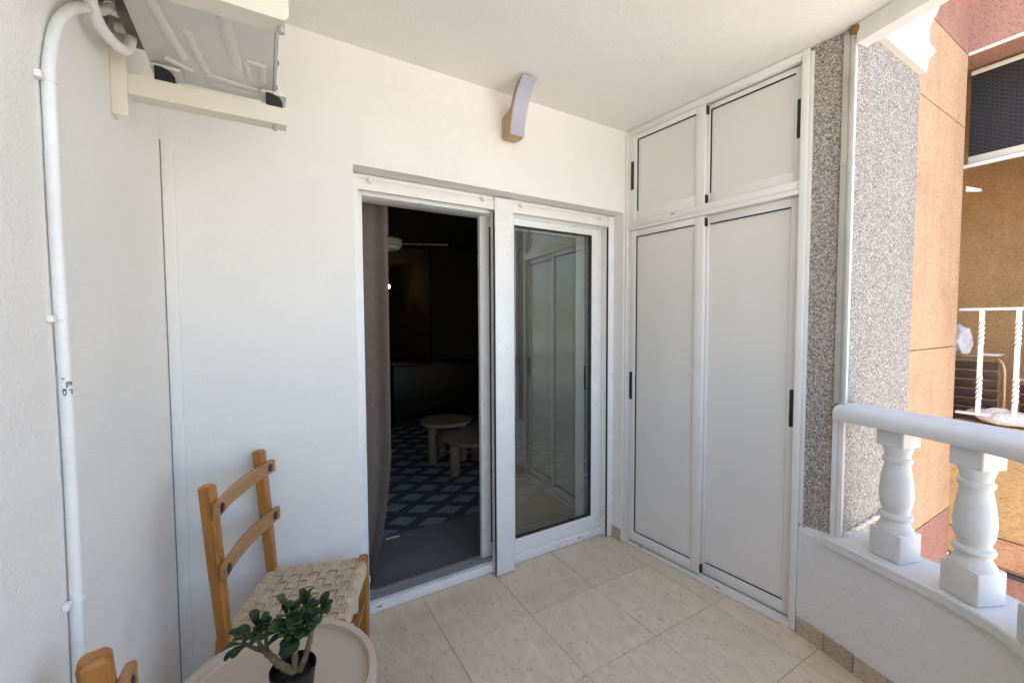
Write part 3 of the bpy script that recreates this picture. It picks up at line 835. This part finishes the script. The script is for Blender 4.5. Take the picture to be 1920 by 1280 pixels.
# ------------------------------------------------------------------ chairs
def make_chair(label):
    c = thing("chair", label, "chair", group="wooden chairs with woven seats")
    px, py, hw = -.172, .176, .019
    def post(mb, x0, y, z0, x1, z1, w=.019, d=.019):
        vs_ = []
        for (x, z, t) in ((x0, z0, .85), (x0 + (x1 - x0) * .5, z0 + (z1 - z0) * .5, 1), (x1, z1 - .006, 1.0), (x1, z1, .78)):
            vs_.append([mb.bm.verts.new((x + sx * d * t, y + sy * w * t, z)) for sx, sy in ((-1, -.7), (-.7, -1), (.7, -1), (1, -.7), (1, .7), (.7, 1), (-.7, 1), (-1, .7))])
        for a, b in zip(vs_, vs_[1:]):
            for k in range(8): mb.bm.faces.new((a[k], a[(k + 1) % 8], b[(k + 1) % 8], b[k]))
        mb.bm.faces.new(vs_[0][::-1]); mb.bm.faces.new(vs_[-1])
        return mb
    for s in (1, -1):
        mb = MB()
        post(mb, px - .02, s * py, 0.0, px, .45, .0185, .020); 
        post(mb, px, s * py, .445, px - .034, .918, .0195, .0185)
        mb.build("leg", M['chairwood'], c)
        post(MB(), .165, s * .168, 0.0, .165, .462, .018, .018).build("leg", M['chairwood'], c)
    for zc, h in ((.848, .054), (.660, .056)):
        t = (zc - .45) / .47
        xb = px - .034 * t + .0185
        mb = MB(); rings = []
        n = 16
        for i in range(n + 1):
            y = -.206 + .412 * i / n
            bow = -.022 * (1 - (2 * i / n - 1) ** 2)
            x = xb + .005 + bow
            hh = h / 2 * (1 - .12 * abs(2 * i / n - 1))
            rings.append([mb.bm.verts.new((x + dx, y, zc + dz)) for dx, dz in ((0, -hh + .004), (.003, -hh), (.013, -hh), (.016, -hh + .004), (.016, hh - .004), (.013, hh), (.003, hh), (0, hh - .004))])
        for a, b in zip(rings, rings[1:]):
            for k in range(8): mb.bm.faces.new((a[k], a[(k + 1) % 8], b[(k + 1) % 8], b[k]))
        mb.bm.faces.new(rings[0]); mb.bm.faces.new(rings[-1][::-1])
        sl = mb.build("slat", M['slatwood'], c)
        for s in (1, -1):
            bx = xb + .005 - .022 * (1 - (.176 / .206) ** 2) + .016
            MB().tube([(bx - .0005, s * .178, zc), (bx + .0025, s * .178, zc), (bx + .0035, s * .178, zc)], [.0155, .0155, .012], 18).build("bolt", M['bolt'], sl)
    sf = MB().box(-.155, .150, -.182, -.160, .405, .432, .004); sf.box(-.155, .150, .160, .182, .405, .432, .004)
    sf.box(.146, .176, -.150, .150, .405, .432, .004); sf.box(-.182, -.155, -.157, .157, .405, .432, .004)
    sf.build("seat_frame", M['chairwood'], c)
    # woven cord seat: cords across (y) weave over and under paired cords along (x)
    we = MB()
    x0, x1, y0, y1 = -.176, .172, -.174, .174
    nw, ng = 9, 11
    pitch = (y1 - y0) / nw
    for gi in range(ng):
        gx = x0 + .012 + (x1 - x0 - .024) * gi / (ng - 1)
        for q_ in (-1, 0, 1):
            pts = []
            for i in range(nw * 6 + 1):
                y = y0 + (y1 - y0) * i / (nw * 6)
                ph = math.cos(math.pi * (y - y0) / pitch + (math.pi if gi % 2 else 0))
                sag = -.010 * (1 - ((y) / .174) ** 2) * (1 - (gx / .174) ** 2)
                pts.append((gx + q_ * .0092 + .0008 * math.sin(i * 1.7 + gi), y, .447 + .0058 * ph + sag))
            pts = [(pts[0][0], y0 - .008, .420)] + [(pts[0][0], y0 - .006, .438)] + pts + [(pts[-1][0], y1 + .006, .438), (pts[-1][0], y1 + .008, .420)]
            we.tube(pts, .0049, 6, caps=False)
    for wi in range(nw + 1):
        wy = y0 + pitch * wi
        for q_ in (-.5, .5):
            pts = []
            ns = (ng - 1) * 5
            for i in range(ns + 1):
                x = x0 + .012 + (x1 - x0 - .024) * i / ns
                ph = -math.cos(math.pi * i / 5 + (math.pi if wi % 2 else 0))
                sag = -.010 * (1 - ((wy) / .174) ** 2) * (1 - (x / .174) ** 2)
                pts.append((x, max(y0, min(y1, wy + q_ * .0094)), .447 + .005 * ph + sag))
            pts = [(x0 - .008, pts[0][1], .420), (x0 - .006, pts[0][1], .440)] + pts + [(x1 + .006, pts[-1][1], .440), (x1 + .008, pts[-1][1], .420)]
            we.tube(pts, .0047, 6, caps=False)
    # cords wrapped round the four rails
    for s in (1, -1):
        for i in range(40):
            x = -.150 + .300 * i / 39
            we.tube([(x, s * .150, .441), (x, s * .168, .447), (x, s * .184, .442), (x, s * .188, .425), (x, s * .184, .404), (x, s * .165, .400)], .0042, 6, caps=False)
            y = -.146 + .292 * i / 39
            xe = .179 if s > 0 else -.186
            we.tube([(s * .146, y, .441), (s * .163, y, .447), (xe - s * .002, y, .442), (xe + s * .003, y, .425), (xe, y, .404), (s * .16, y, .400)], .0042, 6, caps=False)
    we.build("woven_seat", M['cord'], c)
    for s in (1, -1):
        MB().box(-.166, .148, s * .168 - .008, s * .168 + .008, .195, .222, .003).build("stretcher", M['chairwood'], c)
    MB().box(.157, .173, -.149, .149, .26, .287, .003).build("stretcher", M['chairwood'], c)
    for o in c.children:
        if o.name.split('.')[0] in ('slat',) or (o.name.startswith('leg') and o.data.vertices[0].co.x < 0): continue
        for v in o.data.vertices: v.co.y *= 1 + .39 * max(0, v.co.x + .17)
    return c
ch1 = make_chair("wooden chair with woven cord seat in the corner behind the table")
ch1.location = (-1.852, -.281, 0); ch1.rotation_euler = (0, 0, R(-21.9))
ch2 = copy_tree(ch1)
ch2["label"] = "wooden chair at the bottom left corner, only its backrest top in view"
ch2.location = (-1.943, -1.215, 0); ch2.rotation_euler = (0, 0, R(10))

# ------------------------------------------------------------------ tray table and jade plant
tb = thing("side_table", "round beige tray table with raised rim holding the plant", "table", (-1.948, -.729, 0))
MB().lathe([(0, .452), (.225, .452), (.236, .456), (.240, .466), (.240, .496), (.2375, .5), (.2225, .5), (.220, .4975), (.2185, .482), (.214, .4772), (.205, .4765), (0, .4765)], 72, closed=False).build("tray_top", M['table'], tb)
MB().lathe([(0, 0), (.15, 0), (.155, .004), (.155, .014), (.15, .018), (.032, .022), (.03, .03), (.03, .4515), (0, .4515)], 48, closed=False).build("pedestal", M['table'], tb)

PC = Vector((-1.912, -.805, .477))
plant = thing("potted_plant", "small jade plant in a black pot on the beige tray table", "plant", PC)
MB().lathe([(0, 0.0), (.036, 0), (.038, .003), (.0485, .105), (.0505, .106), (.0505, .112), (.0485, .113), (.0465, .110), (.0445, .088), (0, .088)], 40, closed=False).build("pot", M['pot'], plant)
MB().lathe([(.0438, .0885), (.03, .096), (.012, .0985), (0, .098)], 24, closed=False).build("soil", M['soil'], plant)
rv = Vector((.859, -.512, 0)); dv = Vector((.512, .859, 0))
def pp(r, z, d=0): return rv * r + dv * d + Vector((0, 0, .108 + z))
def branch(pts, r0, r1, name="stem", mat='bark'):
    pts = catmull([tuple(p) for p in pts], 5)
    n = len(pts)
    rad = [(r0 + (r1 - r0) * i / (n - 1)) * (1 + .13 * math.sin(i * 2.1)) for i in range(n)]
    MB().tube(pts, rad, 9).build(name, M[mat], plant)
branch([pp(.004, -.012), pp(-.025, .004), pp(-.05, .02, .005), pp(-.072, .034, .01)], .0105, .007)
branch([pp(-.070, .032, .01), pp(-.10, .040, .012), pp(-.128, .052, .015)], .0055, .004, "twig", 'twig')
branch([pp(-.072, .034, .01), pp(-.088, .052, .014), pp(-.094, .074, .02)], .005, .0035, "twig", 'twig')
branch([pp(-.066, .034, .01), pp(-.062, .065, .0), pp(-.058, .095, -.005)], .005, .0035, "twig", 'twig')
branch([pp(.004, -.012), pp(.0, .025, .01), pp(-.002, .06, .02), pp(-.008, .082, .022)], .008, .005)
branch([pp(-.008, .082, .022), pp(-.022, .1, .025), pp(-.03, .112, .03)], .0042, .003, "twig", 'twig')
branch([pp(.012, -.012, .005), pp(.025, .02, .01), pp(.034, .055, .015), pp(.038, .08, .018)], .008, .0055)
branch([pp(.038, .078, .018), pp(.052, .098, .02), pp(.062, .118, .022)], .004, .003, "twig", 'twig')
branch([pp(.038, .078, .018), pp(.032, .1, .03), pp(.022, .125, .03)], .004, .003, "twig", 'twig')
branch([pp(.034, .07, .016), pp(.014, .078, .0), pp(-.004, .094, -.015)], .0038, .003, "twig", 'twig')
lm = MB()   # one thick obovate leaf along +x
NV = 10
rows = []
for t, wr in ((0, .12), (.15, .26), (.32, .5), (.5, .8), (.66, .98), (.78, 1.0), (.88, .86), (.95, .58), (1, .12)):
    wdt = .0122 * wr
    th_ = .0026 * (.35 + .65 * wr) * (1 - .3 * t)
    x = .044 * t; zc = .007 * math.sin(math.pi * t * .9)
    rows.append([lm.bm.verts.new((x, wdt * math.cos(2 * math.pi * k / NV), zc + th_ * math.sin(2 * math.pi * k / NV) + .18 * abs(wdt * math.cos(2 * math.pi * k / NV)))) for k in range(NV)])
for a, b in zip(rows, rows[1:]):
    for k in range(NV): lm.bm.faces.new((a[k], a[(k + 1) % NV], b[(k + 1) % NV], b[k]))
lm.bm.faces.new(rows[0]); lm.bm.faces.new(rows[-1][::-1])
leaf0 = lm.build("leaf", M['leaf'], plant)
used = [False]
def leaf(p, d, sc, roll=0):
    o = leaf0 if not used[0] else link(leaf0.copy(), plant)
    used[0] = True
    q_ = Vector(d).to_track_quat('X', 'Z').to_matrix().to_4x4() @ Matrix.Rotation(roll, 4, 'X')
    o.matrix_local = Matrix.Translation(p) @ q_ @ Matrix.Diagonal((sc, sc * random.uniform(.9, 1.15), sc, 1))
def cluster(c, axis, n, sc=1.0, spread=1.0):
    ax = Vector(axis).normalized()
    s_ = ax.orthogonal().normalized(); t_ = ax.cross(s_)
    for i in range(n):
        a = i * math.pi / 2 * (1 if i % 2 else 1) + (i // 2) * .35 + random.uniform(-.25, .25) + (i % 2) * math.pi / 2
        el = .15 + 1.05 * (i / max(1, n - 1)) * .8 + random.uniform(-.12, .12)
        d = (s_ * math.cos(a) + t_ * math.sin(a)) * math.cos(el) * spread + ax * math.sin(el)
        base = c + ax * (.004 * (i - n / 2))
        leaf(base, d, 1.0 * sc * random.uniform(.8, 1.12) * (1 - .25 * i / n), random.uniform(-.4, .4))
V3 = lambda r, d, z: rv * r + dv * d + Vector((0, 0, z))
cluster(pp(-.126, .054, .015), V3(-.6, -.1, .8), 9, 1.0)
leaf(pp(-.128, .05, .012), V3(-.9, -.1, -.35), 1.1); leaf(pp(-.12, .047, .01), V3(-.6, -.7, -.3), 1.0)
cluster(pp(-.094, .074, .02), V3(-.1, .1, 1), 9, 1.0)
cluster(pp(-.058, .095, -.005), V3(.05, -.1, 1), 9, .85)
cluster(pp(-.03, .112, .03), V3(-.2, .1, 1), 9, .95)
cluster(pp(.022, .125, .03), V3(-.05, -.1, 1), 12, 1.05)
cluster(pp(.062, .118, .022), V3(.5, -.1, .9), 8, 1.1)
cluster(pp(-.004, .094, -.015), V3(-.25, -.6, .6), 12, 1.0)
cluster(pp(.018, .10, -.01), V3(.1, -.6, .8), 11, 1.0)
cluster(pp(.038, .112, .0), V3(.2, -.4, .9), 10, .95)
cluster(pp(.0, .118, .01), V3(-.1, -.3, 1), 10, 1.0)
leaf(pp(-.01, .078, .01), V3(-.8, -.3, -.35), 1.15); leaf(pp(-.006, .072, .01), V3(-.5, -.2, -.9), 1.1); leaf(pp(-.014, .082, .01), V3(-1, -.2, -.05), 1.0)

# ------------------------------------------------------------------ the room behind the door
RX0, RX1, RY1 = -2.6, 1.6, 4.3
tag(MB().box(RX0, RX1, .263, 8.2, -.2, .018).build("room_floor", M['roomfloor'], smooth=False), "dark grey stone floor inside the room", None, kind="structure")
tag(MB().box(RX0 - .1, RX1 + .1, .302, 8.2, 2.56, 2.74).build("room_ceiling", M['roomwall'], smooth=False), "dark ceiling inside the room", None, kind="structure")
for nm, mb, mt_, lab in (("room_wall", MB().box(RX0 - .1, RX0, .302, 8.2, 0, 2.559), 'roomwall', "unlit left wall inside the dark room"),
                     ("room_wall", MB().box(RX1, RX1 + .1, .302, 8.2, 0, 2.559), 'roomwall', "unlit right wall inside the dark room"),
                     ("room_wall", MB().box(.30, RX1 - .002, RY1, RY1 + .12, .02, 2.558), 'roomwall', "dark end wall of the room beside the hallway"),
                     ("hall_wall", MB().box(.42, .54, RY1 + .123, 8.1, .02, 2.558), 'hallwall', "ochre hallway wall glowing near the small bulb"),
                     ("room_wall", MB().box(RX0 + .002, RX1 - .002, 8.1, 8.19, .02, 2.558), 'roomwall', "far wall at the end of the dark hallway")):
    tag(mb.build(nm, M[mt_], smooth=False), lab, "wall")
tag(MB().box(-.9, .415, RY1 + .2, 8.05, 2.49, 2.558).build("hall_ceiling", M['hallwall'], smooth=False), "ochre lowered hallway ceiling", None, kind="structure")

cu = MB(); nseg = 40; rings = []
zs = [.045, .12, .25, .4, .55, .7, .9, 1.3, 1.8, 2.045]
for z in zs:
    row = []
    xr = -1.385 - (.10 if z < .1 else .085 if z < .2 else .055 if z < .3 else .03 if z < .45 else .012 if z < .6 else 0)
    for i in range(nseg + 1):
        t = i / nseg
        x = -1.72 + (xr + 1.72) * t
        y = .335 + .018 * math.sin(t * 17 + .15 * z) * (.5 + .5 * t) + .01 * math.sin(t * 9 + z * 1.3)
        row.append((x, y, z))
    rings.append(row)
va = [[cu.bm.verts.new(p) for p in r] for r in rings]
for a, b in zip(va, va[1:]):
    for i in range(nseg): cu.bm.faces.new((a[i], a[i + 1], b[i + 1], b[i]))
bmesh.ops.solidify(cu.bm, geom=list(cu.bm.faces), thickness=.004)
cur = tag(cu.build("curtain", M['curtain']), "taupe fabric curtain hanging inside the open doorway", "curtain")
MB().box(-1.545, -1.508, .290, .2915, .062, .100).build("care_tag", M['white'], cur)
MB().tube([(-1.5265, .2898, .081), (-1.5265, .2892, .081)], .010, 14).build("tag_print", M['teal'], cur)

rg = MB()
gx, gy = 24, 26
gv = [[rg.bm.verts.new((-1.42 + 2.3 * i / gx, .80 + 2.9 * j / gy + (.012 * math.sin(i * .9) if j == 0 else 0), .027 + .002 * math.sin(i * 1.3) * math.sin(j * 1.1))) for i in range(gx + 1)] for j in range(gy + 1)]
for j in range(gy):
    for i in range(gx): rg.bm.faces.new((gv[j][i], gv[j][i + 1], gv[j + 1][i + 1], gv[j + 1][i]))
bmesh.ops.solidify(rg.bm, geom=list(rg.bm.faces), thickness=.007)
rug = tag(rg.build("rug", M['rug']), "dark rug with pale diamond pattern on the room floor", "rug")
MB().box(-1.31, -1.22, .765, .785, .0185, .0205).build("rug_tag", M['white'], rug)

def coffee(cx, cy, r, zt, legs, label):
    t = thing("coffee_table", label, "table", (cx, cy, .034), 0, "nested round coffee tables")
    z = zt - .034
    MB().lathe([(0, z - .035), (r - .01, z - .035), (r, z - .028), (r, z - .006), (r - .006, z), (0, z)], 56, closed=False).build("tabletop", M['oak'], t)
    for a in legs:
        MB().lathe([(0, 0), (.043, 0), (.045, .003), (.045, z - .0355), (0, z - .0355)], 20, (math.cos(a) * (r - .075), math.sin(a) * (r - .075), 0), closed=False).build("leg", M['oak'], t)
coffee(-.40, 2.02, .245, .44, [R(200), R(320), R(80)], "smaller, taller pale wood coffee table on the rug, farther from the door")
coffee(-.235, 1.60, .345, .365, [R(190), R(310), R(70)], "larger, lower pale wood coffee table on the rug, cut off by the door frame")

fan = thing("ceiling_fan", "pale ceiling fan with round lamp inside the dark room", "fan", (-.905, 2.25, 2.12))
MB().lathe([(0, .05), (.03, .05), (.03, .43), (0, .43)], 16, closed=False).build("downrod", M['fan'], fan)
MB().lathe([(0, .02), (.14, .02), (.155, .035), (.155, .09), (.12, .11), (0, .112)], 36, closed=False).build("motor_housing", M['fan'], fan)
MB().lathe([(0, -.012), (.08, -.008), (.13, .004), (.142, .018), (0, .0185)], 36, closed=False).build("lamp_glass", M['pvc'], fan)
for a in (R(-22), R(98), R(218)):
    b = MB().box(.15, .60, -.06, .06, .055, .062, .002)
    bmesh.ops.rotate(b.bm, cent=(0, 0, .058), matrix=Matrix.Rotation(.2, 3, 'X'), verts=b.bm.verts)
    bmesh.ops.rotate(b.bm, cent=(0, 0, 0), matrix=Matrix.Rotation(a, 3, 'Z'), verts=b.bm.verts)
    b.build("blade", M['fan'], fan)
pd = thing("pendant_lamp", "small lit bulb glowing in the dark hallway", "lamp", (-.05, 5.5, 2.045))
MB().lathe([(0, -.035), (.025, -.026), (.035, 0), (.025, .026), (.012, .036), (0, .036)], 20, closed=False).build("bulb", M['bulb'], pd)
MB().tube([(0, 0, .0365), (0, 0, .444)], .006, 8).build("cable", M['black'], pd)
MB().box(-.08, .14, -.02, .02, -.062, -.052).build("holder", M['brass'], pd)

st = thing("sideboard", "dark sideboard barely visible in the unlit room", "sideboard", (-.1, 3.3, .02))
MB().box(-.35, .95, .45, .85, .1, .80, .01).build("carcass", M['darkwood'], st)
MB().box(-.37, .97, .43, .87, .801, .83, .004).build("worktop", M['darkwood'], st)
for x in (-.3, .9):
    for y in (.5, .8): MB().box(x - .02, x + .02, y - .02, y + .02, 0, .0995, .002).build("leg", M['darkwood'], st)

# ------------------------------------------------------------------ neighbouring building across the light well
XN, YN = 1.62, -1.11
nb = thing("neighbouring_building", "orange and red rendered neighbouring building with a recessed balcony", "building", (XN, YN, -3.2))
def NB(mb, name, mat, parent=None, smooth=False):
    bmesh.ops.translate(mb.bm, vec=(-XN, -YN, 3.2), verts=mb.bm.verts)
    return mb.build(name, M[mat], parent or nb, smooth)
G = .007
NB(MB().box(.825, XN - .004, YN + .012, -.6, -3.2, 4.2), "wall_core", 'brown')
for z0, z1, mt_ in ((-3.2, -.9, 'orange'), (-.9, .27, 'pink'), (.27, 1.25, 'orange'), (1.25, 2.53, 'orange'), (2.53, 2.945, 'orange'), (2.945, 4.2, 'pink')):
    NB(MB().box(.824, XN - .003 if mt_ != 'x' else XN, YN, YN + .0115, z0 + G / 2, z1 - G / 2), "wall_panel", mt_)
YE = -2.1
NB(MB().box(XN, XN + .12, YE, YN + .0125, .168, .80), "parapet_panel", 'orange_s')
NB(MB().box(XN, XN + .12, YE, YN + .0125, .004, .156), "parapet_panel", 'pinko')
NB(MB().box(XN + .01, XN + .119, YE, YN + .0125, -.02, .797), "parapet_core", 'pink')
NB(MB().box(XN + .18, XN + .3, YE, YN + .01, -3.2, -.021), "lower_wall", 'pink')
NB(MB().box(XN - .012, XN + .13, YE, YN - .002, -.045, -.021, .003), "drip_ledge", 'darkgap')
NB(MB().box(XN, XN + .21, YE, YN + .0125, 2.945, 4.2), "upper_band", 'pink')
NB(MB().box(XN - .8, XN + .2, YE, YN + .3, 4.201, 4.35), "added_shade_slab", 'pink')  # unseen overhang added only to keep the sun off the upper band
NB(MB().box(XN - .004, XN + .004, YE, YN - .002, 2.938, 2.956, .001), "bead", 'cream')
NB(MB().box(XN + .005, 3.0, YE, -.7, 2.956, 3.1), "balcony_ceiling", 'brown')
NB(MB().box(XN + .121, 3.0, YE, -.72, .25, .40), "balcony_floor_slab", 'brown')
NB(MB().box(2.62, 2.7, YE, -.72, .401, 2.955), "balcony_rear_wall", 'brown')
NB(MB().box(XN - .003, 2.619, -.82, -.72, .401, 2.955), "balcony_side_wall", 'brown')
NB(MB().box(XN + .1, 3.0, YE - .12, YE - .002, -3.2, 4.2), "end_wall", 'orange')

sc = thing("shade_screen", "dark mesh shade screen in the upper part of the neighbour's balcony", "screen", (1.845, -1.6, 2.37))
MB().box(-.004, .004, -.49, .52, .045, .535).build("mesh_panel", M['mesh'], sc, smooth=False)
MB().box(-.012, .012, -.49, .52, .0, .044, .003).build("bottom_rail", M['cream'], sc)
MB().box(-.012, .012, -.49, .52, .5355, .56, .003).build("top_rail", M['railwhite'], sc)
MB().tube([(-.028, -.49, -.016), (-.028, .54, -.016)], .012, 10).build("pipe", M['railwhite'], sc)
hk = MB().prism([(-1.115, 2.20), (-1.175, 2.168), (-1.178, 2.158), (-1.165, 2.155), (-1.115, 2.168)], 1.66, 1.68, 'x')
tag(hk.build("clothesline_bracket", M['railwhite']), "small white plastic bracket under the neighbour's mesh screen", "bracket")

rw = thing("railing", "white twisted-bar iron railing on the neighbour's balcony parapet", "railing", (XN + .03, -1.12, .8))
MB().box(-.010, .010, -.97, .008, .660, .676, .002).build("top_rail", M['railwhite'], rw)
MB().box(-.010, .010, -.97, .008, .045, .061, .002).build("bottom_rail", M['railwhite'], rw)
tw = MB(); rings = []
nz = 90
for i in range(nz + 1):
    z = .0615 + (.6595 - .0615) * i / nz
    t = i / nz
    ang = 0
    def acc(a, b): return max(0, min(1, (t - a) / (b - a)))
    ang = (acc(.12, .36) + acc(.66, .90)) * 2 * math.pi * 1.25 + math.pi / 4
    rings.append([tw.bm.verts.new((.0135 * math.cos(ang + k * math.pi / 2), .0135 * math.sin(ang + k * math.pi / 2), z)) for k in range(4)])
for a, b in zip(rings, rings[1:]):
    for k in range(4): tw.bm.faces.new((a[k], a[(k + 1) % 4], b[(k + 1) % 4], b[k]))
tw.bm.faces.new(rings[0][::-1]); tw.bm.faces.new(rings[-1])
bar0 = tw.build("bar", M['railwhite'], rw, smooth=False)
for i in range(6):
    o = bar0 if i == 0 else link(bar0.copy(), rw)
    o.location = (0, -.085 - .139 * i, 0)
for i in range(2): MB().box(-.008, .008, -.95 + .45 * i, -.934 + .45 * i, 0, .0445).build("foot", M['railwhite'], rw)

def slat_chair(yc, label, zt):
    c = thing("lounge_chair", label, "chair", (2.05, yc, .401), 0, "slatted chairs behind the neighbour's railing")
    h = zt - .401
    for i in range(7):
        z = h - .05 - i * .062
        MB().box(-.008 + i * .004, .008 + i * .004, -.14, .26, z - .026, z + .026, .004).build("slat", M['slatbrown'], c)
    pts = catmull([(-.03 + .02, .28, h + .005), (-.01, -.10, h + .005), (-.01, -.145, h - .01), (-.01, -.165, h - .05), (-.005, -.17, h - .15), (0, -.17, .2), (0, -.17, 0.0)], 5)
    MB().tube(pts, .0105, 10).build("tube_frame", M['brass'], c)
    MB().box(.03, .45, -.14, .26, .28, .31, .006).build("seat", M['slatbrown'], c)
    MB().tube([(.43, -.12, 0), (.43, -.12, .279)], .011, 8).build("leg", M['brass'], c); MB().tube([(.43, .24, 0), (.43, .24, .279)], .011, 8).build("leg", M['brass'], c)
slat_chair(-1.065, "brown slatted chair with pale tube frame carrying the white bag", 1.16)
slat_chair(-1.56, "brown slatted chair cut off at the right edge behind the railing", 1.03)

def crumple(name, c, size, mat, label, cat, seed=1, sub=3):
    rnd = random.Random(seed)
    mb = MB()
    bmesh.ops.create_icosphere(mb.bm, subdivisions=sub, radius=1)
    from mathutils import noise
    for v in mb.bm.verts:
        n = noise.noise(v.co * 1.5 + Vector((seed * 3.1, 0, 0))) * .5 + noise.noise(v.co * 3.2 + Vector((0, seed * 2.3, 0))) * .16
        k = 1 + n
        v.co = Vector((v.co.x * size[0] * k, v.co.y * size[1] * k, max(-.8, v.co.z) * size[2] * k))
    zmin = min(v.co.z for v in mb.bm.verts)
    o = mb.build(name, M[mat]); smooth_by_angle(o.data, 20)
    o.location = (c[0], c[1], c[2] - zmin)
    return tag(o, label, cat)
crumple("plastic_bag", (2.05, -1.03, 1.1785), (.05, .062, .085), 'bag', "crumpled white plastic bag on top of the slatted chair", "bag", 11)
tray = MB().prism([(-1.145, 0), (-1.215, 0), (-1.228, .012), (-1.132, .012)], 2.02, 2.12, 'x')
to = tray.build("tray", M['white']); to.location = (-.02, 0, 1.1785)
tag(to, "flat white tray lying on the slatted chair", "tray")
crumple("plastic_wrap", (XN + .06, -1.33, .8005), (.05, .14, .05), 'wrap', "crumpled clear plastic wrap under the white railing bars", "wrap", 5)
